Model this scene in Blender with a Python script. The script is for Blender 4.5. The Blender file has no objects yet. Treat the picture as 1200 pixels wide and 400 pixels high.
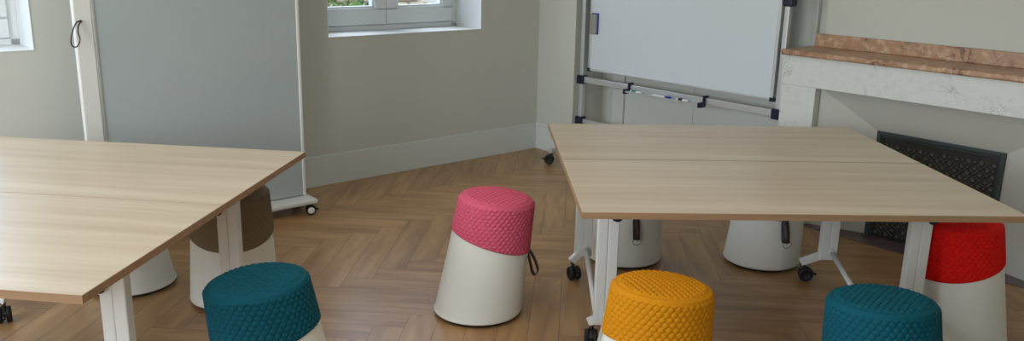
import bpy, bmesh, math, random
import numpy as np
from mathutils import Vector, Matrix
random.seed(7)
PI = math.pi
R = math.radians
S = bpy.context.scene
COL = S.collection

# ------------------------------------------------------------------ camera
AL = R(40.97)                      # the room's u axis (towards the fireplace wall) measured from world +x
cam_d = bpy.data.cameras.new('camera'); cam = bpy.data.objects.new('camera', cam_d); COL.objects.link(cam)
cam_d.sensor_width = 36; cam_d.lens = 36 * 1001.56 / 1200; cam_d.clip_end = 200
pt, ro = R(14.6295), R(1.248)
fw = Vector((0, math.cos(pt), -math.sin(pt))); rt = Vector((1, 0, 0)); up = rt.cross(fw)
RR = rt * math.cos(ro) + up * math.sin(ro); UU = -rt * math.sin(ro) + up * math.cos(ro)
cam.matrix_world = Matrix(((RR.x, UU.x, -fw.x, 0), (RR.y, UU.y, -fw.y, 0), (RR.z, UU.z, -fw.z, 1.63), (0, 0, 0, 1)))
S.camera = cam

def room(u, w, z=0.0):             # room coordinates -> world; w is negative towards the window wall
    v = -w
    return Vector((u * math.cos(AL) - v * math.sin(AL), u * math.sin(AL) + v * math.cos(AL), z))

# ------------------------------------------------------------------ world, lights, exposure
wd = bpy.data.worlds.new('world'); S.world = wd; wd.use_nodes = True
nt = wd.node_tree; bg = nt.nodes['Background']
sky = nt.nodes.new('ShaderNodeTexSky'); sky.sky_type = 'NISHITA'; sky.sun_disc = False
sky.sun_elevation = R(42); sky.sun_rotation = R(150); sky.dust_density = 2.0
nt.links.new(sky.outputs[0], bg.inputs[0]); bg.inputs[1].default_value = 0.55

def area(name, loc, aim, sx, sy, power, colr):
    l = bpy.data.lights.new(name, 'AREA'); l.shape = 'RECTANGLE'; l.size = sx; l.size_y = sy
    l.energy = power; l.color = colr
    o = bpy.data.objects.new(name, l); COL.objects.link(o); o.location = loc
    d = (Vector(aim) - Vector(loc)).normalized()
    o.rotation_euler = d.to_track_quat('-Z', 'Z').to_euler()
    return o
# daylight in the openings of the wall behind the camera and of the left wall
area('daylight_rear', room(-2.15, -3.4, 1.75), room(2.5, -3.4, .7), 1.5, 1.5, 80, (.90, .96, 1.0))
area('daylight_rear', room(-2.15, 0.2, 1.75), room(2.5, 0.0, .7), 1.5, 1.5, 45, (.90, .96, 1.0))
# daylight falling in steeply through the two windows of the window wall
area('daylight_window', room(3.5, -6.5, 2.75), room(3.2, -3.6, .2), 1.9, 1.3, 66, (.90, .96, 1.0))
area('daylight_window', room(.41, -6.5, 2.75), room(.6, -3.6, .2), 1.9, 1.3, 60, (.90, .96, 1.0))
area('ceiling_lamp', room(1.4, -2.0, 2.84), room(1.4, -2.0, 0), 1.6, 1.6, 18, (1.0, .95, .86))

S.view_settings.view_transform = 'Standard'; S.view_settings.look = 'None'
S.view_settings.gamma = 1; S.view_settings.use_curve_mapping = False
S.view_settings.exposure = 0.16

# ------------------------------------------------------------------ materials
def s2l(c):
    return tuple((x / 12.92 if x <= .04045 else ((x + .055) / 1.055) ** 2.4) for x in [v / 255 for v in c]) + (1,)
def mat(name, rgb, rough=.6, metal=0, spec=.5, noise=None, bump=None, coat=0):
    m = bpy.data.materials.new(name); m.use_nodes = True; n = m.node_tree; b = n.nodes['Principled BSDF']
    b.inputs['Base Color'].default_value = s2l(rgb); b.inputs['Roughness'].default_value = rough
    b.inputs['Metallic'].default_value = metal; b.inputs['Specular IOR Level'].default_value = spec
    b.inputs['Coat Weight'].default_value = coat
    tc = n.nodes.new('ShaderNodeTexCoord')
    if noise:                      # (scale, darker rgb)
        t = n.nodes.new('ShaderNodeTexNoise'); t.inputs['Scale'].default_value = noise[0]; t.inputs['Detail'].default_value = 5
        mx = n.nodes.new('ShaderNodeMix'); mx.data_type = 'RGBA'
        mx.inputs[6].default_value = s2l(rgb); mx.inputs[7].default_value = s2l(noise[1])
        n.links.new(tc.outputs['Object'], t.inputs['Vector']); n.links.new(t.outputs[0], mx.inputs[0]); n.links.new(mx.outputs[2], b.inputs['Base Color'])
    if bump:                       # (scale, strength)
        t = n.nodes.new('ShaderNodeTexNoise'); t.inputs['Scale'].default_value = bump[0]; t.inputs['Detail'].default_value = 4
        bp = n.nodes.new('ShaderNodeBump'); bp.inputs['Strength'].default_value = bump[1]; bp.inputs['Distance'].default_value = .004
        n.links.new(tc.outputs['Object'], t.inputs['Vector']); n.links.new(t.outputs[0], bp.inputs['Height']); n.links.new(bp.outputs[0], b.inputs['Normal'])
    return m

M = {}
M['wall'] = mat('wall_paint', (202, 204, 197), .75, bump=(60, .15), noise=(1.2, (198, 200, 192)))
M['trimp'] = mat('trim_paint', (210, 216, 212), .5)
M['ceil'] = mat('ceiling_paint', (235, 235, 230), .9)
M['frame_pvc'] = mat('window_pvc', (218, 223, 225), .35)
M['reveal'] = mat('reveal_paint', (214, 218, 218), .6)
M['white_metal'] = mat('white_lacquer', (220, 222, 220), .35)
M['body'] = mat('stool_shell', (226, 227, 219), .5, bump=(400, .12))
M['black'] = mat('black_plastic', (22, 24, 26), .4)
M['rubber'] = mat('rubber', (14, 15, 17), .65)
M['navy'] = mat('navy_plastic', (14, 24, 52), .4)
M['alu'] = mat('anodised_aluminium', (205, 208, 210), .35, .5)
M['board'] = mat('whiteboard_enamel', (214, 222, 230), .22, coat=.3)
M['glassboard'] = mat('frosted_board', (176, 186, 188), .16, noise=(1.5, (166, 177, 180)))
M['leather'] = mat('dark_leather', (44, 30, 28), .5)
M['steel'] = mat('steel', (90, 90, 92), .3, .9)
M['dark_under'] = mat('stool_base_rubber', (34, 32, 32), .7)
def fabric(name, rgb, dark):
    return mat(name, rgb, 0.8, spec=.22, noise=(220, dark), bump=(900, .2))
M['pink'] = fabric('pink_quilt', (216, 98, 124), (198, 80, 106))
M['teal'] = fabric('teal_quilt', (0, 86, 102), (0, 70, 86))
M['orange'] = fabric('orange_quilt', (206, 138, 5), (190, 122, 4))
M['red'] = fabric('red_quilt', (226, 22, 14), (206, 14, 10))
M['taupe'] = fabric('taupe_quilt', (134, 118, 96), (118, 102, 82))
M['felt'] = mat('eraser_felt', (150, 148, 140), .9, bump=(500, .3))
M['blue'] = mat('blue_plastic', (20, 50, 170), .4)
M['tealcap'] = mat('teal_plastic', (20, 130, 120), .4)
M['penwhite'] = mat('pen_white', (228, 228, 226), .4)
M['iron'] = mat('cast_iron', (56, 55, 51), .45, .3, bump=(90, .3))
M['ironrelief'] = mat('lit_iron_relief', (92, 91, 86), .36, .45)  # raised pattern coloured lighter than the plate to imitate light caught on it
M['ironframe'] = mat('iron_frame', (62, 72, 74), .4, .3)
M['splay'] = mat('splay_paint', (192, 192, 185), .6)

def glass():
    m = bpy.data.materials.new('window_glass'); m.use_nodes = True; n = m.node_tree
    for x in list(n.nodes): n.nodes.remove(x)
    o = n.nodes.new('ShaderNodeOutputMaterial'); t = n.nodes.new('ShaderNodeBsdfTransparent'); g = n.nodes.new('ShaderNodeBsdfGlossy')
    g.inputs['Roughness'].default_value = .02; x = n.nodes.new('ShaderNodeMixShader'); x.inputs[0].default_value = .06
    n.links.new(t.outputs[0], x.inputs[1]); n.links.new(g.outputs[0], x.inputs[2]); n.links.new(x.outputs[0], o.inputs[0]); return m
M['glass'] = glass()

def wood(name, light, dark, rough, attr=None, scale=(1.2, 26, 26), contrast=(.3, .72)):
    # grain runs along the object's x axis, or along the plank's own uv when attr is given
    m = bpy.data.materials.new(name); m.use_nodes = True; n = m.node_tree; b = n.nodes['Principled BSDF']
    b.inputs['Roughness'].default_value = rough
    tc = n.nodes.new('ShaderNodeTexCoord'); mp = n.nodes.new('ShaderNodeMapping'); mp.inputs['Scale'].default_value = scale
    n.links.new(tc.outputs['UV' if attr else 'Object'], mp.inputs['Vector'])
    t = n.nodes.new('ShaderNodeTexNoise'); t.inputs['Scale'].default_value = 1.0; t.inputs['Detail'].default_value = 8; t.inputs['Roughness'].default_value = .6; t.inputs['Distortion'].default_value = .35
    n.links.new(mp.outputs[0], t.inputs['Vector'])
    cr = n.nodes.new('ShaderNodeValToRGB'); cr.color_ramp.elements[0].position = contrast[0]; cr.color_ramp.elements[1].position = contrast[1]
    cr.color_ramp.elements[0].color = s2l(dark); cr.color_ramp.elements[1].color = s2l(light)
    n.links.new(t.outputs[0], cr.inputs[0]); out = cr.outputs[0]
    if attr:
        a = n.nodes.new('ShaderNodeAttribute'); a.attribute_name = attr
        mr = n.nodes.new('ShaderNodeMapRange'); mr.inputs[3].default_value = .90; mr.inputs[4].default_value = 1.07
        n.links.new(a.outputs['Fac'], mr.inputs[0])
        mx = n.nodes.new('ShaderNodeVectorMath'); mx.operation = 'SCALE'
        n.links.new(out, mx.inputs[0]); n.links.new(mr.outputs[0], mx.inputs['Scale']); out = mx.outputs[0]
    n.links.new(out, b.inputs['Base Color'])
    bp = n.nodes.new('ShaderNodeBump'); bp.inputs['Strength'].default_value = .12; bp.inputs['Distance'].default_value = .002
    n.links.new(t.outputs[0], bp.inputs['Height']); n.links.new(bp.outputs[0], b.inputs['Normal'])
    return m
M['floor'] = wood('herringbone_oak', (188, 150, 105), (146, 108, 69), .32, 'tone', (2.0, 13, 1))
M['gap'] = mat('floor_joint', (52, 40, 30), .8)
M['ash'] = wood('ash_laminate', (210, 196, 174), (188, 170, 145), .34, None, (.6, 11, 11), (.33, .68))
M['ashedge'] = wood('ash_edge_band', (166, 134, 102), (140, 108, 78), .5, None, (1.5, 60, 60))

def marble(name, base, vein, spots, rough, sc=3.0, vein_w=.035, spotsc=22, spot_amt=.62):
    m = bpy.data.materials.new(name); m.use_nodes = True; n = m.node_tree; b = n.nodes['Principled BSDF']; b.inputs['Roughness'].default_value = rough
    tc = n.nodes.new('ShaderNodeTexCoord')
    w = n.nodes.new('ShaderNodeTexNoise'); w.inputs['Scale'].default_value = sc; w.inputs['Detail'].default_value = 9; w.inputs['Roughness'].default_value = .62; w.inputs['Distortion'].default_value = 1.2
    n.links.new(tc.outputs['Object'], w.inputs['Vector'])
    s = n.nodes.new('ShaderNodeMath'); s.operation = 'SUBTRACT'; s.inputs[1].default_value = .5; n.links.new(w.outputs[0], s.inputs[0])
    a = n.nodes.new('ShaderNodeMath'); a.operation = 'ABSOLUTE'; n.links.new(s.outputs[0], a.inputs[0])
    mr = n.nodes.new('ShaderNodeMapRange'); mr.inputs[1].default_value = 0; mr.inputs[2].default_value = vein_w; mr.inputs[3].default_value = 1; mr.inputs[4].default_value = 0
    n.links.new(a.outputs[0], mr.inputs[0])
    n2 = n.nodes.new('ShaderNodeTexNoise'); n2.inputs['Scale'].default_value = spotsc; n2.inputs['Detail'].default_value = 6
    n.links.new(tc.outputs['Object'], n2.inputs['Vector'])
    r2 = n.nodes.new('ShaderNodeMapRange'); r2.inputs[1].default_value = spot_amt - .12; r2.inputs[2].default_value = spot_amt + .12; n.links.new(n2.outputs[0], r2.inputs[0])
    m1 = n.nodes.new('ShaderNodeMix'); m1.data_type = 'RGBA'; m1.inputs[6].default_value = s2l(base); m1.inputs[7].default_value = s2l(spots); n.links.new(r2.outputs[0], m1.inputs[0])
    g = n.nodes.new('ShaderNodeTexNoise'); g.inputs['Scale'].default_value = 5; n.links.new(tc.outputs['Object'], g.inputs['Vector'])
    gm = n.nodes.new('ShaderNodeMapRange'); gm.inputs[1].default_value = .45; gm.inputs[2].default_value = .65; n.links.new(g.outputs[0], gm.inputs[0])
    mu = n.nodes.new('ShaderNodeMath'); mu.operation = 'MULTIPLY'; n.links.new(mr.outputs[0], mu.inputs[0]); n.links.new(gm.outputs[0], mu.inputs[1])
    m2 = n.nodes.new('ShaderNodeMix'); m2.data_type = 'RGBA'; m2.inputs[7].default_value = s2l(vein); n.links.new(m1.outputs[2], m2.inputs[6]); n.links.new(mu.outputs[0], m2.inputs[0])
    n.links.new(m2.outputs[2], b.inputs['Base Color']); return m
M['marble_white'] = marble('white_veined_marble', (216, 220, 216), (140, 146, 146), (206, 211, 208), .3, 4.5, .008)
M['marble_red'] = marble('brown_pink_marble', (174, 134, 104), (100, 66, 48), (204, 176, 150), .32, 7, .05, 30, .60)
M['marble_hearth'] = marble('dark_hearth_marble', (96, 80, 80), (150, 138, 134), (74, 60, 62), .3, 6, .03)
M['leaf'] = mat('leaves', (110, 150, 50), .6, noise=(9, (50, 92, 28)))
M['leaf_dark'] = mat('leaves_dark', (70, 118, 52), .6, noise=(9, (36, 74, 30)))
M['grass'] = mat('grass', (96, 124, 58), .9, noise=(6, (70, 98, 42)))
M['stone'] = mat('rubble_stone', (186, 180, 164), .85, noise=(14, (120, 116, 104)), bump=(20, .8))
M['render'] = mat('pale_render', (226, 218, 202), .8)
M['wood_stem'] = mat('bark', (92, 74, 56), .8)

# ------------------------------------------------------------------ mesh helpers
def link(name, me_or_bm, m=None, parent=None, loc=None, rotz=None):
    if isinstance(me_or_bm, bmesh.types.BMesh):
        me = bpy.data.meshes.new(name); me_or_bm.to_mesh(me); me_or_bm.free()
    else: me = me_or_bm
    if m is not None and not me.materials:
        for x in (m if isinstance(m, (list, tuple)) else [m]): me.materials.append(x)
    o = bpy.data.objects.new(name, me); COL.objects.link(o)
    if parent: o.parent = parent
    if loc is not None: o.location = loc
    if rotz is not None: o.rotation_euler = (0, 0, rotz)
    return o
def thing(name, label, cat, loc=(0, 0, 0), rotz=0, group=None):
    o = bpy.data.objects.new(name, None); COL.objects.link(o); o.empty_display_size = .1
    o.location = loc; o.rotation_euler = (0, 0, rotz); tag(o, label, cat, group); return o
def tag(o, label, cat, group=None):
    o['label'] = label; o['category'] = cat
    if group: o['group'] = group
    return o
def struct(name, bm, m, parent=None):
    o = link(name, bm, m, parent)
    if not parent: o.rotation_euler = (0, 0, AL); o['kind'] = 'structure'
    return o
def box(bm, x0, x1, y0, y1, z0, z1, bev=0, seg=2, mi=0, mtx=None):
    vs = [bm.verts.new((x, y, z)) for x in (x0, x1) for y in (y0, y1) for z in (z0, z1)]
    fs = [bm.faces.new([vs[i] for i in q]) for q in ((0, 1, 3, 2), (4, 6, 7, 5), (0, 4, 5, 1), (2, 3, 7, 6), (0, 2, 6, 4), (1, 5, 7, 3))]
    for f in fs: f.material_index = mi
    if bev:
        es = list({e for f in fs for e in f.edges})
        r = bmesh.ops.bevel(bm, geom=es, offset=bev, segments=seg, affect='EDGES', profile=.5)
        vs = list({v for f in r['faces'] for v in f.verts} | {v for v in vs if v.is_valid})
        for f in r['faces']: f.material_index = mi
    if mtx is not None:
        seen = set()
        stack = [v for v in vs if v.is_valid]
        while stack:
            v = stack.pop()
            if v in seen: continue
            seen.add(v)
            stack += [e.other_vert(v) for e in v.link_edges]
        for v in seen: v.co = mtx @ v.co
    return bm
def NB(): return bmesh.new()
def cyl(bm, p, q, r, r2=None, n=24, cap=True, smooth=True):
    p = Vector(p); q = Vector(q); d = (q - p).normalized(); r2 = r if r2 is None else r2
    a = d.orthogonal().normalized(); b = d.cross(a)
    A = [bm.verts.new(p + (a * math.cos(t) + b * math.sin(t)) * r) for t in [2 * PI * i / n for i in range(n)]]
    B = [bm.verts.new(q + (a * math.cos(t) + b * math.sin(t)) * r2) for t in [2 * PI * i / n for i in range(n)]]
    for i in range(n):
        f = bm.faces.new((A[i], A[(i + 1) % n], B[(i + 1) % n], B[i])); f.smooth = smooth
    if cap: bm.faces.new(A[::-1]); bm.faces.new(B)
    return bm
def lathe(bm, prof, axis_p, axis_d, n=28):
    # prof: (distance along axis, radius)
    p = Vector(axis_p); d = Vector(axis_d).normalized(); a = d.orthogonal().normalized(); b = d.cross(a); rings = []
    for (h, r) in prof:
        rings.append([bm.verts.new(p + d * h + (a * math.cos(2 * PI * i / n) + b * math.sin(2 * PI * i / n)) * max(r, 1e-4)) for i in range(n)])
    for A, B in zip(rings, rings[1:]):
        for i in range(n):
            f = bm.faces.new((A[i], A[(i + 1) % n], B[(i + 1) % n], B[i])); f.smooth = True
    bm.faces.new(rings[0][::-1]); bm.faces.new(rings[-1]); return bm
def sweep(bm, pts, w, t, side):
    # ribbon of width w (along side vector) and thickness t following closed pts
    n = len(pts); side = Vector(side).normalized(); pts = [Vector(p) for p in pts]; rings = []
    for i in range(n):
        tg = (pts[(i + 1) % n] - pts[(i - 1) % n]).normalized(); nr = tg.cross(side).normalized()
        rings.append([bm.verts.new(pts[i] + side * sx * w / 2 + nr * sy * t / 2) for sx, sy in ((-1, -1), (1, -1), (1, 1), (-1, 1))])
    for i in range(n):
        A, B = rings[i], rings[(i + 1) % n]
        for k in range(4): bm.faces.new((A[k], A[(k + 1) % 4], B[(k + 1) % 4], B[k])).smooth = k in (0, 2)
    return bm
def tube(bm, pts, r, n=10, closed=False):
    pts = [Vector(p) for p in pts]; N = len(pts); rings = []
    ref = Vector((0.13, .21, .97))
    for i in range(N):
        a = pts[(i + 1) % N] if (closed or i < N - 1) else pts[i]; b = pts[i - 1] if (closed or i > 0) else pts[i]
        tg = (a - b).normalized(); x = tg.cross(ref).normalized(); y = tg.cross(x)
        rings.append([bm.verts.new(pts[i] + (x * math.cos(2 * PI * k / n) + y * math.sin(2 * PI * k / n)) * r) for k in range(n)])
    for i in range(N if closed else N - 1):
        A, B = rings[i], rings[(i + 1) % N]
        for k in range(n): bm.faces.new((A[k], A[(k + 1) % n], B[(k + 1) % n], B[k])).smooth = True
    if not closed: bm.faces.new(rings[0][::-1]); bm.faces.new(rings[-1])
    return bm

# ------------------------------------------------------------------ the room (built in u, v with v = -w, turned by AL)
UW, VW, H = 4.76, 5.184, 2.9       # pilaster plane, window wall plane, ceiling
UL, VR = -2.3, -2.0                # left wall, wall behind the camera
UB = 4.97                          # chimney breast plane
# floor: individual planks of one herringbone mesh
fb = bmesh.new(); uvl = fb.loops.layers.uv.new('UVMap'); tl = fb.faces.layers.float.new('tone')
Wp, n_ = .1358, 6
e1 = Vector((math.cos(AL + PI / 4), math.sin(AL + PI / 4))); e2 = Vector((e1.y, -e1.x)); org = Vector((-.836, 3.903))
def plank(x0, x1, y0, y1, along_x):
    c = org + e2 * Wp * (x0 + x1) / 2 + e1 * Wp * (y0 + y1) / 2
    # world -> room u,v
    u = c.x * math.cos(AL) + c.y * math.sin(AL); v = -c.x * math.sin(AL) + c.y * math.cos(AL)
    if not (UL - .3 < u < 5.35 and VR - .3 < v < VW + .3): return
    g = .0007; P = []
    for (x, y, sx, sy) in ((x0, y0, 1, 1), (x1, y0, -1, 1), (x1, y1, -1, -1), (x0, y1, 1, -1)):
        q = org + e2 * (Wp * x + g * sx) + e1 * (Wp * y + g * sy)
        uu = q.x * math.cos(AL) + q.y * math.sin(AL); vv = -q.x * math.sin(AL) + q.y * math.cos(AL)
        P.append(fb.verts.new((uu, vv, 0)))
    f = fb.faces.new(P)
    if f.normal.z < 0 or True:
        f.normal_update()
        if f.normal.z < 0: f.normal_flip()
    f[tl] = random.random(); ou, ov = random.uniform(0, 50), random.uniform(0, 50)
    for l in f.loops:
        i = P.index(l.vert); x, y = ((x0, y0), (x1, y0), (x1, y1), (x0, y1))[i]
        l[uvl].uv = ((x * Wp + ou, y * Wp + ov) if along_x else (y * Wp + ou, x * Wp + ov))
for k in range(-70, 90):
    for m_ in range(-14, 15):
        o_ = 2 * n_ * m_
        plank(k, k + n_, k + o_, k + 1 + o_, True)
        plank(k, k + 1, k + 1 + o_, k + 1 + n_ + o_, False)
box(fb, UL - .3, 5.5, VR - .3, VW + .35, -.06, -.0012, mi=1)
fl = struct('floor', fb, [M['floor'], M['gap']])

cb = NB(); box(cb, UL - .2, 5.6, VR - .2, VW + .45, H, H + .1); struct('ceiling', cb, M['ceil'])
# window wall with two openings
WIN = [(2.837, 4.156, 1.016, 2.35), (-.25, 1.069, 1.038, 2.35)]
wb = NB(); VT = .42
def wallbox(x0, x1, z0, z1): box(wb, x0, x1, VW, VW + VT, z0, z1)
wallbox(UL - .2, -.25, -.05, H); wallbox(-.25, 1.069, -.05, 1.038); wallbox(-.25, 1.069, 2.35, H)
wallbox(1.069, 2.837, -.05, H); wallbox(2.837, 4.156, -.05, 1.016); wallbox(2.837, 4.156, 2.35, H); wallbox(4.156, 5.6, -.05, H)
struct('wall_front', wb, M['wall'])
# fireplace wall: pilaster beside the corner, alcove, chimney breast
VP, VC = 4.762, 2.785
wr = NB()
box(wr, UW, 5.5, VP, VW + .02, -.05, H)
box(wr, 5.10, 5.5, VC - .1, VP + .02, -.05, H)
box(wr, UB, 5.5, VR - .2, VC, .72, H); box(wr, UB, 5.5, 2.45, VC, -.05, .72); box(wr, UB, 5.5, VR - .2, 1.35, -.05, .72); box(wr, 5.3, 5.5, 1.35, 2.45, -.05, .72)
struct('wall_right', wr, M['wall'])
# left wall and rear wall, with window openings for the daylight
wl = NB()
box(wl, UL - .15, UL, VR - .2, -1.0, -.05, H); box(wl, UL - .15, UL, .6, 2.6, -.05, H); box(wl, UL - .15, UL, 4.2, VW + .1, -.05, H)
box(wl, UL - .15, UL, -1.0, .6, -.05, .95); box(wl, UL - .15, UL, -1.0, .6, 2.55, H); box(wl, UL - .15, UL, 2.6, 4.2, -.05, .95); box(wl, UL - .15, UL, 2.6, 4.2, 2.55, H)
struct('wall_left', wl, M['wall'])
wk = NB(); box(wk, UL - .15, 5.6, VR - .15, VR, -.05, H); struct('wall_back', wk, M['wall'])

# baseboards: tall plinth with a fine top lip
def skirting(name, segs):
    b = NB()
    for (x0, x1, y0, y1, ax) in segs:
        box(b, x0, x1, y0, y1, .001, .196, .001, 1)
        e = .004
        if ax == 'v': box(b, x0, x1, y0 + .006, y1, .196, .216, .004, 2)
        else: box(b, x0 + .006, x1, y0, y1, .196, .216, .004, 2)
    return struct(name, b, M['trimp'])
skirting('baseboard_front', [(UL + .02, UW - .016, VW - .016, VW, 'v')])
skirting('baseboard_right', [(UW - .016, UW, VP, VW - .001, 'h')])
# door casing and painted door leaf set in the alcove
db = NB(); box(db, 5.06, 5.10, 4.50, 4.62, .001, 2.25, .006, 2); box(db, 5.06, 5.10, 2.90, 3.02, .001, 2.25, .006, 2); box(db, 5.06, 5.10, 2.90, 4.62, 2.13, 2.25, .006, 2)
struct('trim_1', db, M['trimp'])
dl = NB(); box(dl, 5.075, 5.10, 3.025, 4.495, .01, 2.125, .003, 2)
for (a0, a1) in ((3.10, 3.70), (3.82, 4.42)):
    for (z0, z1) in ((.18, .95), (1.08, 2.02)):
        box(dl, 5.066, 5.078, a0, a1, z0, z1, .005, 2)
struct('door_1', dl, M['trimp'])

def window(name, u0, u1, z0, z1):
    D = 5.50
    e = bpy.data.objects.new(name, None); COL.objects.link(e); e.rotation_euler = (0, 0, AL); e['kind'] = 'structure'
    b = NB()                        # fixed outer frame
    fr = .05
    for q in ((u0, u1, z0, z0 + .038), (u0, u1, z1 - fr, z1), (u0, u0 + fr, z0, z1), (u1 - fr, u1, z0, z1)):
        box(b, q[0], q[1], D + .003, D + .075, q[2], q[3], .003, 2)
    link('window_frame', b, M['frame_pvc'], e)
    mid = (u0 + u1) / 2
    for (a0, a1) in ((u0 + fr, mid - .002), (mid + .002, u1 - fr)):
        b = NB(); s = .10; zb, zt = z0 + .041, z1 - fr
        for q in ((a0, a1, zb, zb + .125), (a0, a1, zt - s, zt), (a0, a0 + s, zb + .1, zt - .05), (a1 - s, a1, zb + .1, zt - .05)):
            box(b, q[0], q[1], D - .012, D + .055, q[2], q[3], .006, 2)
        g = .012                    # glazing bead
        for q in ((a0 + s, a1 - s, zb + .125, zb + .125 + g), (a0 + s, a0 + s + g, zb + .125, zt - s), (a1 - s - g, a1 - s, zb + .125, zt - s)):
            box(b, q[0], q[1], D, D + .05, q[2], q[3], .003, 1)
        so = link('window_sash', b, M['frame_pvc'], e)
        p = NB(); box(p, a0 + s, a1 - s, D + .018, D + .03, zb + .12, zt - s + .01); link('pane', p, M['glass'], so)
    # lining of the reveal: sill board and painted sides
    r = NB(); t = .004
    box(r, u0, u1, VW - .004, D, z0, z0 + t); box(r, u1 - t, u1, VW - .003, D, z0, z1); box(r, u0, u0 + t, VW - .003, D, z0, z1); box(r, u0, u1, VW - .003, D, z1 - t, z1)
    link('window_reveal', r, M['reveal'], e)
    return e
window('window_1', *WIN[0]); window('window_2', *WIN[1])

# ------------------------------------------------------------------ fireplace
def upp(u, v, z=0): return room(u, -v, z)
fo = upp(4.66, 1.953)              # local axes: x = u, y = v
FP = thing('fireplace', 'white veined marble fireplace with a brown-pink marble shelf and dark iron screen', 'fireplace', fo, AL)
def L(u, v): return u - 4.66, v - 1.953
b = NB(); Y0, Y1, OI = .907, .907, .680
# jambs and lintel as one mitreless surround
box(b, 0, .305, OI, Y0, .001, .858, .002, 1); box(b, 0, .305, -Y1, -OI, .001, .858, .002, 1); box(b, 0, .305, -Y1, Y0, .8585, 1.0375, .002, 1)
link('surround', b, M['marble_white'], FP)
b = NB(); box(b, -.036, .30, -.925, .917, 1.038, 1.0725, .011, 4); link('mantel_shelf', b, M['marble_red'], FP, None)
b = NB(); box(b, .281, .309, -.90, .878, 1.073, 1.152, .003, 2); link('shelf_upstand', b, M['marble_red'], FP)
# splayed cheeks and sloping hood between the opening and the screen
b = NB(); x0, x1 = .058, .172; gy, gz = .345, .632; ty = OI - .004; tz = .855
def quad(*p): b.faces.new([b.verts.new(q) for q in p])
th = .03
def slab(a, c, d, e_, off):
    A = [Vector(p) for p in (a, c, d, e_)]; Bv = [p + Vector(off) for p in A]
    va = [b.verts.new(p) for p in A]; vb = [b.verts.new(p) for p in Bv]
    b.faces.new(va[::-1]); b.faces.new(vb)
    for i in range(4): b.faces.new((va[i], va[(i + 1) % 4], vb[(i + 1) % 4], vb[i]))
slab((x0, ty, .001), (x1, gy, .001), (x1, gy, gz), (x0, ty, tz), (.02, 0.0, 0))
slab((x0, -ty, .001), (x0, -ty, tz), (x1, -gy, gz), (x1, -gy, .001), (.02, 0, 0))
slab((x0, ty, tz), (x1, gy, gz), (x1, -gy, gz), (x0, -ty, tz), (.02, 0, 0))
bmesh.ops.recalc_face_normals(b, faces=b.faces)
link('splayed_lining', b, M['splay'], FP)
b = NB()
box(b, .160, .20, -.352, -.325, .001, .640, .004, 2); box(b, .160, .20, .325, .352, .001, .640, .004, 2); box(b, .160, .20, -.325, .325, .615, .640, .004, 2)
box(b, .172, .20, -.327, -.315, .001, .617, .002, 1); box(b, .172, .20, .315, .327, .001, .617, .002, 1); box(b, .172, .20, -.315, .315, .600, .617, .002, 1)
link('screen_frame', b, M['ironframe'], FP)
b = NB(); box(b, .186, .20, -.316, .316, .002, .602)
link('screen_plate', b, M['iron'], FP); b = NB()
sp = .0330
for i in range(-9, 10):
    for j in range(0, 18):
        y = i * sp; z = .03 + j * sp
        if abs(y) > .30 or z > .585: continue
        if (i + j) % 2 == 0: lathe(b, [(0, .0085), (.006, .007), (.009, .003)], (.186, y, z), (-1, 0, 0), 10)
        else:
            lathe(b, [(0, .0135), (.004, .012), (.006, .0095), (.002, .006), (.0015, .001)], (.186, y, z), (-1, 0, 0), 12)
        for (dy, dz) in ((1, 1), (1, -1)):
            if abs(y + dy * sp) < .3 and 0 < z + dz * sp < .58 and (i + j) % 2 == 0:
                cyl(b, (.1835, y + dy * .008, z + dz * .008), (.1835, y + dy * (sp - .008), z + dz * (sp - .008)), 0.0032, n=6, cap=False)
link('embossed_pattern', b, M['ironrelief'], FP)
b = NB(); box(b, -.002, .172, -OI + .002, OI - .002, .0005, .006, .001, 1); link('hearth_slab', b, M['marble_hearth'], FP)

# ------------------------------------------------------------------ castors
def castor(parent, x, y, ang, rad=.036, hub=None, top=None, mt=None):
    """twin-wheel castor whose swivel axis stands at x, y in the parent's frame"""
    top = top or rad * 2 + .012
    ca, sa = math.cos(ang), math.sin(ang)
    def P(a, c, z): return (x + a * ca - c * sa, y + a * sa + c * ca, z)
    b = NB(); off = rad * .45
    pts = []                       # hood over the wheels
    lathe(b, [(0, .013), (.010, .013)], P(0, 0, top - .012), (0, 0, 1), 14)
    for s in (-1, 1): pass
    n = 10
    ring0, ring1 = [], []
    for k in range(n + 1):
        t = PI * (.02 + .98 * k / n) - .15
        ring0.append([b.verts.new(P(off + math.cos(t) * r_, c_, rad + math.sin(t) * r_)) for r_ in (rad * .55, rad * 1.08) for c_ in (-.006, .006)])
    for A, B in zip(ring0, ring0[1:]):
        for q in ((0, 1), (1, 3), (3, 2), (2, 0)): b.faces.new((A[q[0]], A[q[1]], B[q[1]], B[q[0]]))
    cyl(b, P(0, 0, rad * 1.3), P(0, 0, top - .008), .010, n=12)
    # brake pedal
    cyl(b, P(off + rad * .9, 0, rad * 1.15), P(off + rad * 1.55, 0, rad * .95), .008, .006, n=10)
    co = link('castor', b, M['black'], parent)
    for s in (-1, 1):
        w = NB(); d = Vector((-sa, ca, 0)) * s; q = Vector(P(off, s * .007, rad))
        lathe(w, [(0, rad * .9), (.003, rad), (.016, rad), (.021, rad * .88), (.021, rad * .62), (.017, rad * .55), (.017, .002)], q, d, 28)
        wo = link('wheel', w, M['rubber'], co)
        if hub:
            w = NB(); lathe(w, [(0, rad * .72), (.0035, rad * .70), (.005, rad * .3), (.005, .001)], q + d * .0175, d, 24); link('hub_cap', w, hub, wo)
    return co

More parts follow.
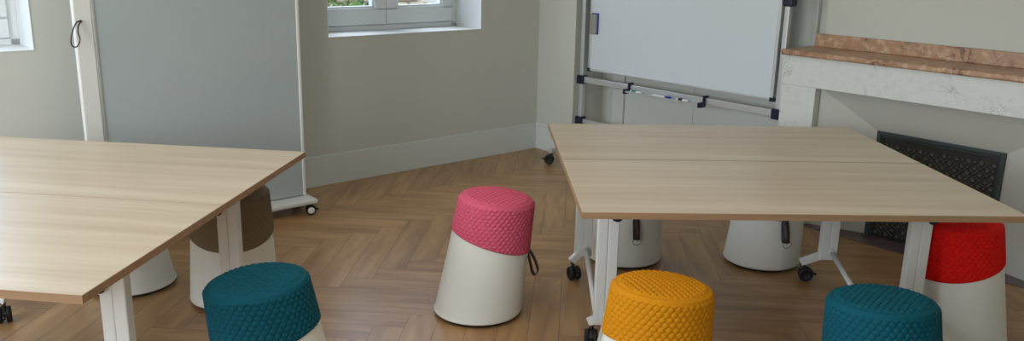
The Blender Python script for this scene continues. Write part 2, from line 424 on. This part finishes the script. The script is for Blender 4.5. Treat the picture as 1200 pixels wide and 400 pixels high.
# ------------------------------------------------------------------ nesting tables
def nesting_table(label, loc, rotz, w, d, feet, mirror=False):
    """loc = centre of the top; feet = list of (x, y_col, castor dx, dy, castor2 dx, dy) in local coordinates"""
    T = thing('folding_table', label, 'table', (loc[0], loc[1], 0), rotz, 'two-by-two grouped folding tables')
    b = NB(); box(b, -w / 2, w / 2, -d / 2, d / 2, .7165, .7395, .0012, 1)
    link('tabletop', b, M['ash'], T)
    b = NB(); t = .0016             # edge band around the panel
    for q in ((-w / 2 - t, w / 2 + t, -d / 2 - t, -d / 2), (-w / 2 - t, w / 2 + t, d / 2, d / 2 + t), (-w / 2 - t, -w / 2, -d / 2, d / 2), (w / 2, w / 2 + t, -d / 2, d / 2)):
        box(b, q[0], q[1], q[2], q[3], .7155, .7390)
    link('edge_band', b, M['ashedge'], T)
    xs = [f[0] for f in feet]
    b = NB(); box(b, min(xs), max(xs), -.022, .022, .655, .700, .004, 2); link('cross_beam', b, M['white_metal'], T)
    for (cx, cy, c1, c2, sg, ca1, ca2) in feet:
        b = NB()
        # column: two shells meeting in a fine vertical joint
        box(b, cx - .043, cx - .0006, cy - .020, cy + .020, .118, .690, .004, 2); box(b, cx + .0006, cx + .043, cy - .020, cy + .020, .118, .690, .004, 2)
        box(b, cx - .0405, cx + .0405, cy - .016, cy + .016, .125, .685)
        link('column', b, M['white_metal'], T)
        b = NB(); box(b, cx - .05, cx + .05, cy - .12, cy + .12, .6905, .7150, .003, 2); link('mounting_plate', b, M['white_metal'], T)
        b = NB()
        # release lever: half disc
        n = 14; pr = [(math.cos(PI + PI * k / n) * .024, math.sin(PI + PI * k / n) * .024) for k in range(n + 1)]
        lx, ly = cx + sg * .030, cy - .040
        A = [b.verts.new((lx + p[0], ly, .600 + p[1])) for p in pr]; B = [b.verts.new((lx + p[0], ly + .012, .648 + p[1])) for p in pr]
        b.faces.new(A); b.faces.new(B[::-1])
        for k in range(n + 1): b.faces.new((A[k], A[(k + 1) % (n + 1)], B[(k + 1) % (n + 1)], B[k]))
        bmesh.ops.recalc_face_normals(b, faces=b.faces)
        link('release_lever', b, M['navy'], T)
        # flat arm to the first castor
        b = NB()
        p0 = Vector((cx, cy, .150)); p1 = Vector((cx + c1[0], cy + c1[1], .102)); dd = (p1 - p0); ln = dd.length; dr = dd.normalized()
        q = dr.to_track_quat('X', 'Z').to_matrix().to_4x4(); q.translation = p0
        box(b, .0, ln + .016, -.013, .013, -.020, .020, .005, 2, mtx=q)
        link('foot_arm', b, M['white_metal'], T)
        castor(T, p1.x, p1.y, ca1 - rotz, .0355, top=.094)
        b = NB(); p0 = Vector((cx + .012, cy - .015, .165)); p1 = Vector((cx + c2[0], cy + c2[1], .100)); dr = (p1 - p0).normalized()
        cyl(b, p0, p1 + dr * .012, .0125, .0125, n=16); cyl(b, p0 - dr * .004, p0 + dr * .02, .0165, n=16)
        link('foot_rod', b, M['white_metal'], T)
        if ca2 is not None: castor(T, p1.x, p1.y, math.atan2(c2[1], c2[0]) + .4, .0355, top=.094)
    return T
rb = R(2.3); cb_, sb_ = math.cos(rb), math.sin(rb)
BC = Vector((1.018, 3.667))
def off(c, r, x, y): return (c.x + x * math.cos(r) - y * math.sin(r), c.y + x * math.sin(r) + y * math.cos(r))
hb = .778
nesting_table('pale ash folding table nearer the fireplace wall whiteboard, far half of the right pair', off(BC, rb, 0, hb / 2 + .003), rb, 1.602, hb - .002,
              [(-.630, .078, (-.050, -.020), (-.020, -.69), 1, R(-70), None), (.622, .050, (-.115, .010), (-.03, -.46), 1, R(-8), 0)])
nesting_table('pale ash folding table behind the orange stool, near half of the right pair', off(BC, rb, 0, -hb / 2 - .003), rb, 1.602, hb - .002,
              [(-.638, .045, (-.040, .060), (-.10, -.42), 1, R(-95), 0), (.650, .045, (.045, .045), (.10, -.42), 1, R(60), 0)])
ra = R(-6.6); ha = .815
AC0 = Vector((-1.007, 2.852))      # midpoint of the right-hand edge of the left pair
AC = Vector((AC0.x - .8 * math.cos(ra), AC0.y - .8 * math.sin(ra)))
nesting_table('pale ash folding table nearer the grey panel board, far half of the left pair', off(AC, ra, 0, ha / 2 + .001), ra, 1.6, ha - .002,
              [(-.640, .045, (.18, .0), (-.1, -.45), 1, R(-60), 0), (.632, -.02, (-.08, .05), (.10, -.34), -1, R(90), 0)])
nesting_table('pale ash folding table at lower left corner, near half of the left pair', off(AC, ra, 0, -ha / 2 - .001), ra, 1.6, ha - .002,
              [(-.640, .045, (.05, -.05), (-.1, -.40), 1, R(0), 0), (.630, .0, (.04, -.05), (.06, -.36), -1, R(0), 0)])

# ------------------------------------------------------------------ tilting stools
SR0, SR1, SH, SDX, ZS, KS, KT = .203, .166, .550, .082, .367, .30, .085
def side_pt(th, t): 
    r = SR0 + (SR1 - SR0) * t
    return np.array([SDX * t + r * math.cos(th), r * math.sin(th), SH * t])
def t_split(th): return (ZS - KS * SR0 * math.cos(th)) / (SH + KS * SDX + KS * (SR1 - SR0) * math.cos(th))
def t_top(th):                      # side meets the tilted top plane z = SH - KT (x - SDX)
    return (SH - KT * (SR0 * math.cos(th) - SDX)) / (SH + KT * SDX + KT * (SR1 - SR0) * math.cos(th))
def hexbump(x, y, px, py):
    """height 0..1 of a honeycomb of stitched pillows; px, py are the cell and row pitches"""
    u, v = x / px, y / py; k = .647; ds = []
    r0 = math.floor(v)
    for row in (r0 - 1, r0, r0 + 1, r0 + 2):
        o = .5 if row % 2 else 0.0; c0 = math.floor(u - o)
        for c in (c0, c0 + 1):
            ds.append(math.hypot(u - (c + o), (v - row) * k))
    ds.sort()
    e = min(1.0, (ds[1] - ds[0]) / .62)
    return math.sqrt(max(0.0, 1 - (1 - e) ** 2))
def stool_meshes():
    NT = 84
    # shell
    b = NB(); rows = []
    for k in range(0, 25):
        f = k / 24; ring = []
        for i in range(NT):
            th = 2 * PI * i / NT; ts = t_split(th)
            t = .046 + (ts - .046) * f; p = side_pt(th, t)
            ring.append(b.verts.new(p))
        rows.append(ring)
    bot = []                        # rounded lower edge
    for (dz, dr) in ((.0215, -.0006), (.0170, -.004)):
        bot.append([b.verts.new(((SR0 + dr) * math.cos(2 * PI * i / NT), (SR0 + dr) * math.sin(2 * PI * i / NT), dz)) for i in range(NT)])
    rows = bot[::-1] + rows
    for A, B in zip(rows, rows[1:]):
        for i in range(NT): b.faces.new((A[i], A[(i + 1) % NT], B[(i + 1) % NT], B[i])).smooth = True
    b.faces.new(rows[0][::-1])
    shell = bpy.data.meshes.new('stool_shell'); b.to_mesh(shell); b.free(); shell.materials.append(M['body'])
    b = NB(); cyl(b, (0, 0, .0), (0, 0, .0175), SR0 - .022, SR0 - .007, n=64)
    base = bpy.data.meshes.new('stool_base'); b.to_mesh(base); b.free(); base.materials.append(M['dark_under'])
    # quilted cap
    NA, NRr = 46 * 8, 96
    V = []; F = []
    amp = .0062; rim = .015
    for k in range(NRr + 1):
        f = k / NRr
        for i in range(NA):
            th = 2 * PI * i / NA; t0, t1 = t_split(th), t_top(th) - rim / SH
            t = t0 + (t1 - t0) * f; p = side_pt(th, t)
            nrm = np.array([math.cos(th), math.sin(th), .0])
            zrow = (p[2])
            h = hexbump(th / (2 * PI) * 46, t * SH / .0162, 1.0, 1.0)
            edge = min(1, (f * NRr) / 3) 
            ew = 1.0015 + (.0 if f > 0 else -.004)
            V.append(p * 1.0 + nrm * (amp * h * edge + (.0012 if f > 0 else -.003)))
    # rounded rim and domed top
    prof = []
    for k in range(1, 9):
        a = k / 8 * PI / 2; prof.append((rim * (1 - math.cos(a)), rim * math.sin(a)))
    NC = 54
    radial = [('r', q) for q in prof] + [('d', k / NC) for k in range(1, NC)]
    for kind, q in radial:
        for i in range(NA):
            th = 2 * PI * i / NA; tt = t_top(th); P1 = side_pt(th, tt - rim / SH); P2 = side_pt(th, tt)
            cx = np.array([SDX, 0, SH])
            rad = (P2 - cx); rad_n = rad / np.linalg.norm(rad)
            if kind == 'r':
                p = P1 + np.array([math.cos(th), math.sin(th), 0]) * (.0012) - rad_n * q[0] + np.array([0, 0, 1]) * q[1]
                dn = 0.3 * (rad_n if q[1] < rim * .8 else np.array([0, 0, 1]))
                h = 0
            else:
                edgep = P1 - rad_n * rim + np.array([0, 0, rim])
                p = cx + (edgep - cx) * (1 - q)
                p[2] += .010 * (1 - (1 - q) ** 2)
                h = hexbump(p[0], p[1], .0250, .0162); 
                p = p + np.array([0, 0, 1]) * amp * 1.25 * h * min(1, q * NC / 4)
            V.append(p)
    NK = (NRr + 1) + len(radial)
    for k in range(NK - 1):
        for i in range(NA):
            j = (i + 1) % NA; F.append((k * NA + i, k * NA + j, (k + 1) * NA + j, (k + 1) * NA + i))
    ci = len(V); V.append(np.array([SDX, 0, SH + .010]))
    for i in range(NA): F.append(((NK - 1) * NA + i, (NK - 1) * NA + (i + 1) % NA, ci))
    cap = bpy.data.meshes.new('stool_cap'); cap.from_pydata([tuple(map(float, v)) for v in V], [], F)
    for p in cap.polygons: p.use_smooth = True
    cap.materials.append(M['pink'])
    # piping round the rim of the seat
    b = NB(); pts = []
    for i in range(96):
        th = 2 * PI * i / 96; tt = t_top(th); P1 = side_pt(th, tt - rim * .32 / SH); pts.append(P1 + np.array([math.cos(th), math.sin(th), 0]) * -.0045)
    tube(b, [tuple(p) for p in pts], .0022, 6, True)
    pip = bpy.data.meshes.new('stool_piping'); b.to_mesh(pip); b.free(); pip.materials.append(M['pink'])
    # seam line of the shell, just under the strap
    b = NB(); ts = t_split(0); pr = []
    for k in range(14):
        t = .04 + (ts - .045) * k / 13; p = side_pt(.10, t); pr.append(tuple(p + np.array([.0006, 0, 0])))
    tube(b, pr, .0009, 6)
    seam = bpy.data.meshes.new('stool_seam'); b.to_mesh(seam); b.free(); seam.materials.append(M['penwhite'])
    # leather pull strap
    p0 = side_pt(0, ts); b = NB(); pts = []
    x0, z0 = p0[0] - .003, p0[2] - .002
    c = [(0, .004), (.012, -.008), (.026, -.030), (.040, -.060), (.050, -.090), (.052, -.112), (.044, -.124), (.034, -.122), (.026, -.108), (.020, -.085), (.013, -.055), (.006, -.025)]
    N = len(c)
    for i in range(N):             # Catmull-Rom through the loop
        P_ = [np.array(c[(i + q) % N]) for q in (-1, 0, 1, 2)]
        for s in range(4):
            t = s / 4
            v = .5 * (2 * P_[1] + (P_[2] - P_[0]) * t + (2 * P_[0] - 5 * P_[1] + 4 * P_[2] - P_[3]) * t * t + (3 * P_[1] - P_[0] - 3 * P_[2] + P_[3]) * t ** 3)
            pts.append((x0 + v[0], 0, z0 + v[1]))
    sweep(b, pts, .030, .0028, (.42, .9, 0))
    strap = bpy.data.meshes.new('stool_strap'); b.to_mesh(strap); b.free(); strap.materials.append(M['leather'])
    return shell, base, cap, pip, seam, strap
SM = stool_meshes()
def stool(x, y, face, colr, label, group='tilting stools around the tables', ring=False, turn=0):
    T = thing('tilting_stool', label, 'stool', (x, y, 0), face, group)
    o = link('shell', SM[0], None, T); link('floor_ring', SM[1], None, T)
    c = link('seat_cap', SM[2], None, T); c.material_slots[0].link = 'OBJECT'; c.material_slots[0].material = M[colr]
    p = link('piping', SM[3], None, c); p.material_slots[0].link = 'OBJECT'; p.material_slots[0].material = M[colr]
    link('seam', SM[4], None, o)
    ps = link('pull_strap', SM[5], None, T)
    if ring: ps.location.z = .022
    if ring:
        pq = side_pt(0, t_split(0)); b = NB(); q0 = pq + np.array([.060, 0, -.128])
        tube(b, [tuple(q0 + np.array([.004 * math.sin(t), .022 * math.cos(t), .020 * math.sin(t)])) for t in [2 * PI * k / 20 for k in range(20)]], .0014, 6, True)
        link('ring', b, M['black'], ps)
    return T
stool(-.145, 3.660, R(8), 'pink', 'tilted white stool with a quilted pink seat standing alone on the open floor')
stool(-1.295, 3.76, R(-70), 'taupe', 'tilted white stool with a quilted taupe seat, beside the left tables')
stool(-1.84, 3.89, R(185), 'taupe', 'white stool under the left tables whose seat is hidden by the tabletop')
stool(-.755, 2.64, R(182), 'teal', 'white stool with a quilted teal seat in front of the left tables')
stool(.62, 4.41, R(-85), 'taupe', 'white stool base under the right tables, just behind the orange stool', ring=True)
stool(1.37, 4.41, R(-82), 'taupe', 'white stool base under the right tables, beside the black castor and fireplace leg', ring=True)
stool(1.985, 3.50, R(195), 'red', 'white stool with a quilted red seat at the right end of the tables')
stool(.465, 2.60, R(55), 'orange', 'white stool with a quilted orange-yellow seat in front of the right tables')
stool(1.235, 2.51, R(105), 'teal', 'white stool with a quilted teal seat in front of the right tables')

# ------------------------------------------------------------------ revolving whiteboard in the alcove
UBd = 4.79
WB = thing('revolving_whiteboard', 'large white revolving board on an aluminium stand with navy clamps', 'whiteboard', upp(UBd, 3.83), AL)
yl, yr = .865, -.885                # post positions: left one (towards the window wall) is +y
bt, bb_, bl, br = 1.93, .718, .800, -.842
b = NB(); box(b, -.008, .008, br + .008, bl - .008, bb_ + .008, bt - .008); link('board_panel', b, M['board'], WB)
b = NB()
for q in ((br, bl, bb_, bb_ + .016), (br, bl, bt - .016, bt), (br, br + .022, bb_, bt), (bl - .022, bl, bb_, bt)):
    box(b, -.013, .013, q[0], q[1], q[2], q[3], .003, 2)
link('board_frame', b, M['alu'], WB)
for (y, z) in ((bl - .008, bb_ + .008), (br + .008, bb_ + .008), (bl - .008, bt - .008), (br + .008, bt - .008)):
    b = NB(); box(b, -.017, .017, y - .016, y + .016, z - .014, z + .014, .005, 2); link('corner_cap', b, M['navy'], WB)
for y in (yl, yr):
    b = NB(); box(b, -.019, .019, y - .018, y + .018, .118, 1.90, .006, 3); link('post', b, M['alu'], WB)
    b = NB(); s = 1 if y > 0 else -1; box(b, -.034, .030, y - .038, y + .026, 1.315, 1.375, .008, 3) if s < 0 else box(b, -.034, .030, y - .04, y + .03, 1.315, 1.375, .008, 3)
    cyl(b, (0, y - s * .02, 1.34), (0, (bl if s > 0 else br) , 1.34), .012, n=16); link('pivot_clamp', b, M['navy'], WB)
    for z in (.640, .312):
        b = NB(); box(b, -.036, .026, y - .034, y + .034, z - .034, z + .034, .008, 3); link('clamp', b, M['navy'], WB)
    b = NB(); box(b, -.33, .29, y - .018, y + .018, .085, .125, .008, 3); link('foot', b, M['alu'], WB)
    castor(WB, -.31, y, 2.2, .036, top=.090); castor(WB, .27, y, .6, .036, top=.090)
b = NB(); box(b, -.016, .012, yr, yl, .617, .665, .005, 2); link('crossbar', b, M['alu'], WB)
b = NB(); box(b, -.016, .012, yr, yl, .294, .328, .005, 2); link('crossbar', b, M['alu'], WB)
# pen tray hooked onto the crossbar
ty0, ty1 = .355, -.325            # left, right ends
b = NB(); box(b, -.075, -.0165, ty1, ty0, .613, .617, .0012, 1); box(b, -.077, -.073, ty1, ty0, .613, .627, .001, 1); box(b, -.020, -.0165, ty1, ty0, .615, .661, .001, 1)
link('pen_tray', b, M['alu'], WB)
for y in (ty0, ty1):
    b = NB(); box(b, -.084, -.017, y - .012, y + .012, .601, .637, .004, 2); box(b, -.030, .016, y - .012, y + .012, .6665, .677, .003, 1); box(b, -.030, -.0205, y - .012, y + .012, .625, .677, .003, 1); link('tray_hook', b, M['navy'], WB)
def bpt(x, y, z): return upp(UBd + x, 3.83 + y, z)
def marker(label, y, length, parts, r=.0085, x=-.048):
    T = thing('marker_pen', label, 'marker', bpt(x, y, .6175), AL + PI / 2, 'markers on the pen tray')
    # local +x runs along the tray towards the window wall
    b = NB(); L_ = length
    lathe(b, [(0, r * .8), (.003, r), (L_ * .70, r), (L_ * .70 + .003, r * .9)], (L_ * .35 - L_ * .70 / 2 - L_ * .15, 0, r), (1, 0, 0), 14)
    link('barrel', b, M['penwhite'], T)
    b = NB(); x0_ = -L_ * .5 if parts[1] == 'r' else L_ * .2
    sx = -1 if parts[1] == 'r' else 1
    lathe(b, [(0, r * 1.12), (L_ * .26, r * 1.05), (L_ * .30, r * .7)], (sx * (L_ * .20) - (L_ * .0 if sx > 0 else -L_ * .0), 0, r * 1.12), (sx, 0, 0), 14)
    link('cap', b, M[parts[0]], T); return T
marker('white marker with a teal cap on the pen tray, leftmost of three', .235, .15, ('tealcap', 'l'))
marker('white marker with a blue cap in the middle of the pen tray', .02, .15, ('blue', 'r'))
marker('thick white marker with a black cap at the right end of the pen tray', -.19, .135, ('black', 'l'), .0105)
T = thing('board_eraser', 'grey felt board wiper with a blue back stuck on the whiteboard', 'eraser', bpt(-.0095, .745, 1.005), AL)
b = NB(); box(b, -.026, -.006, -.032, .034, .0, .150, .006, 3); link('felt_pad', b, M['felt'], T)
b = NB(); box(b, -.006, -.0002, -.037, .037, -.003, .157, .0025, 2); link('grip_plate', b, M['blue'], T)

# ------------------------------------------------------------------ mobile panel board by the window wall
VB = 4.74
PB = thing('mobile_panel_board', 'tall grey mobile panel board with a white frame on castors', 'panel board', upp(1.79, VB), AL)
a0, a1 = 1.165 - 1.79, 2.400 - 1.79
b = NB(); box(b, a0 + .09, a1 - .012, -.012, .012, .104, 1.955, .002, 1); link('panel', b, M['glassboard'], PB)
b = NB(); box(b, a0, a0 + .088, -.022, .022, .098, 1.98, .006, 3); link('wide_stile', b, M['white_metal'], PB)
b = NB(); box(b, a0 + .088, a0 + .104, -.017, .017, .098, 1.975, .004, 2); link('inner_stile', b, M['alu'], PB)
b = NB(); box(b, a1 - .020, a1, -.018, .018, .098, 1.98, .005, 2); box(b, a1 - .006, a1 + .003, -.008, .008, .098, 1.98, .002, 1); link('narrow_stile', b, M['white_metal'], PB)
b = NB(); box(b, a0, a1, -.022, .022, 1.955, 1.985, .005, 2); link('top_rail', b, M['white_metal'], PB)
b = NB(); box(b, a0 - .03, a1 + .025, -.125, .125, .066, .098, .012, 4); link('base', b, M['white_metal'], PB)
for (x, y) in ((a0, -.09), (a1 - .030, -.095), (a0, .09), (a1 - .030, .09)):
    castor(PB, x, y, -.35, .030, hub=M['penwhite'], top=.068)
# cord loop hanging on the wide stile
c0 = upp(1.79 + a0 + .030, VB - .0235, 1.225)
CL = thing('cord_loop', 'thin black cord loop hanging from the white stile of the grey board', 'cord loop', c0, AL)
cp = [(0, -.002, 0), (-.016, -.012, -.002), (-.034, -.030, -.022), (-.050, -.046, -.056), (-.058, -.050, -.088), (-.054, -.046, -.110), (-.040, -.040, -.118), (-.024, -.030, -.108), (-.014, -.022, -.084), (-.018, -.016, -.050), (-.012, -.010, -.020)]
pts = []; N = len(cp)
cp = [(q[0] * 1.15, q[1], q[2] * 1.05) for q in cp]
for i in range(N):
    P_ = [np.array(cp[(i + q) % N]) for q in (-1, 0, 1, 2)]
    for s in range(5):
        t = s / 5; pts.append(tuple(.5 * (2 * P_[1] + (P_[2] - P_[0]) * t + (2 * P_[0] - 5 * P_[1] + 4 * P_[2] - P_[3]) * t * t + (3 * P_[1] - P_[0] - 3 * P_[2] + P_[3]) * t ** 3)))
b = NB(); tube(b, pts, .0032, 8, True); link('cord', b, M['black'], CL)
b = NB(); cyl(b, (.0, .0005, 0), (0, -.008, 0), .006, n=12); link('hook', b, M['black'], CL)

# ------------------------------------------------------------------ outside the windows
g = NB(); box(g, -14, 22, VW + .8, 34, -.75, -.55)
og = link('garden_lawn', g, M['grass']); og.rotation_euler = (0, 0, AL); og['kind'] = 'structure'
def bush(u, v, w, h, z0, mname, label, seed):
    rnd = random.Random(seed); T = thing('garden_bush', label, 'bush', upp(u, v, z0), AL, 'bushes in the garden outside')
    b = NB()
    for k in range(2600):
        th = rnd.uniform(0, 2 * PI); ph = math.acos(rnd.uniform(-.9, 1)); rr = rnd.uniform(.72, 1.03) * (1 + .12 * math.sin(5 * th + 3 * ph))
        c = Vector((w * rr * math.sin(ph) * math.cos(th), w * .8 * rr * math.sin(ph) * math.sin(th), h * .52 + h * .5 * rr * math.cos(ph)))
        d = Vector((rnd.gauss(0, 1), rnd.gauss(0, 1), rnd.gauss(.3, 1))).normalized(); a = d.orthogonal().normalized(); s = rnd.uniform(.04, .085)
        b.faces.new([b.verts.new(c + q) for q in (-a * s * .35, d * s, a * s * .35, -d * s)])
    link('foliage', b, M[mname], T)
    b = NB()
    for k in range(4):
        t = k * 1.6; cyl(b, (.06 * math.cos(t), .06 * math.sin(t), 0), (w * .5 * math.cos(t), w * .4 * math.sin(t), h * .6), .03, .012, n=8)
    link('stem', b, M['wood_stem'], T)
# distances chosen along the lines of sight through the panes
GB = -.55
bush(4.75, 8.9, .85, 2.7, GB, 'leaf', 'yellow-green bush outside the middle window, behind the left pane', 3)
bush(7.9, 9.0, .75, 2.9, GB, 'leaf_dark', 'darker green bush outside the middle window, behind the right pane', 5)
b = NB(); rnd = random.Random(2)
for i in range(16):
    for j in range(9):
        x = i * .34 + (.17 if j % 2 else 0); z = j * .24
        box(b, x + .01, x + .33 + rnd.uniform(-.03, 0), rnd.uniform(-.03, .0), .32, z + .008, z + .232, .02, 2)
box(b, .02, 5.5, .03, .30, .0, 2.15)
o = link('garden_wall', b, M['stone'], None, upp(1.4, 9.9, GB), AL); tag(o, 'pale rubble stone wall in the garden outside the middle window', 'garden wall')
b = NB(); box(b, 0, 4.0, 0, 3.0, 0, 3.6); 
for (x, z) in ((1.2, 1.0), (2.8, 1.0)): box(b, x, x + .8, -.06, .02, z, z + 1.3, .01, 1)
o = link('garden_house', b, M['render'], None, upp(8.55, 11.2, GB), AL); tag(o, 'pale rendered outbuilding glimpsed at the right edge of the middle window', 'building')
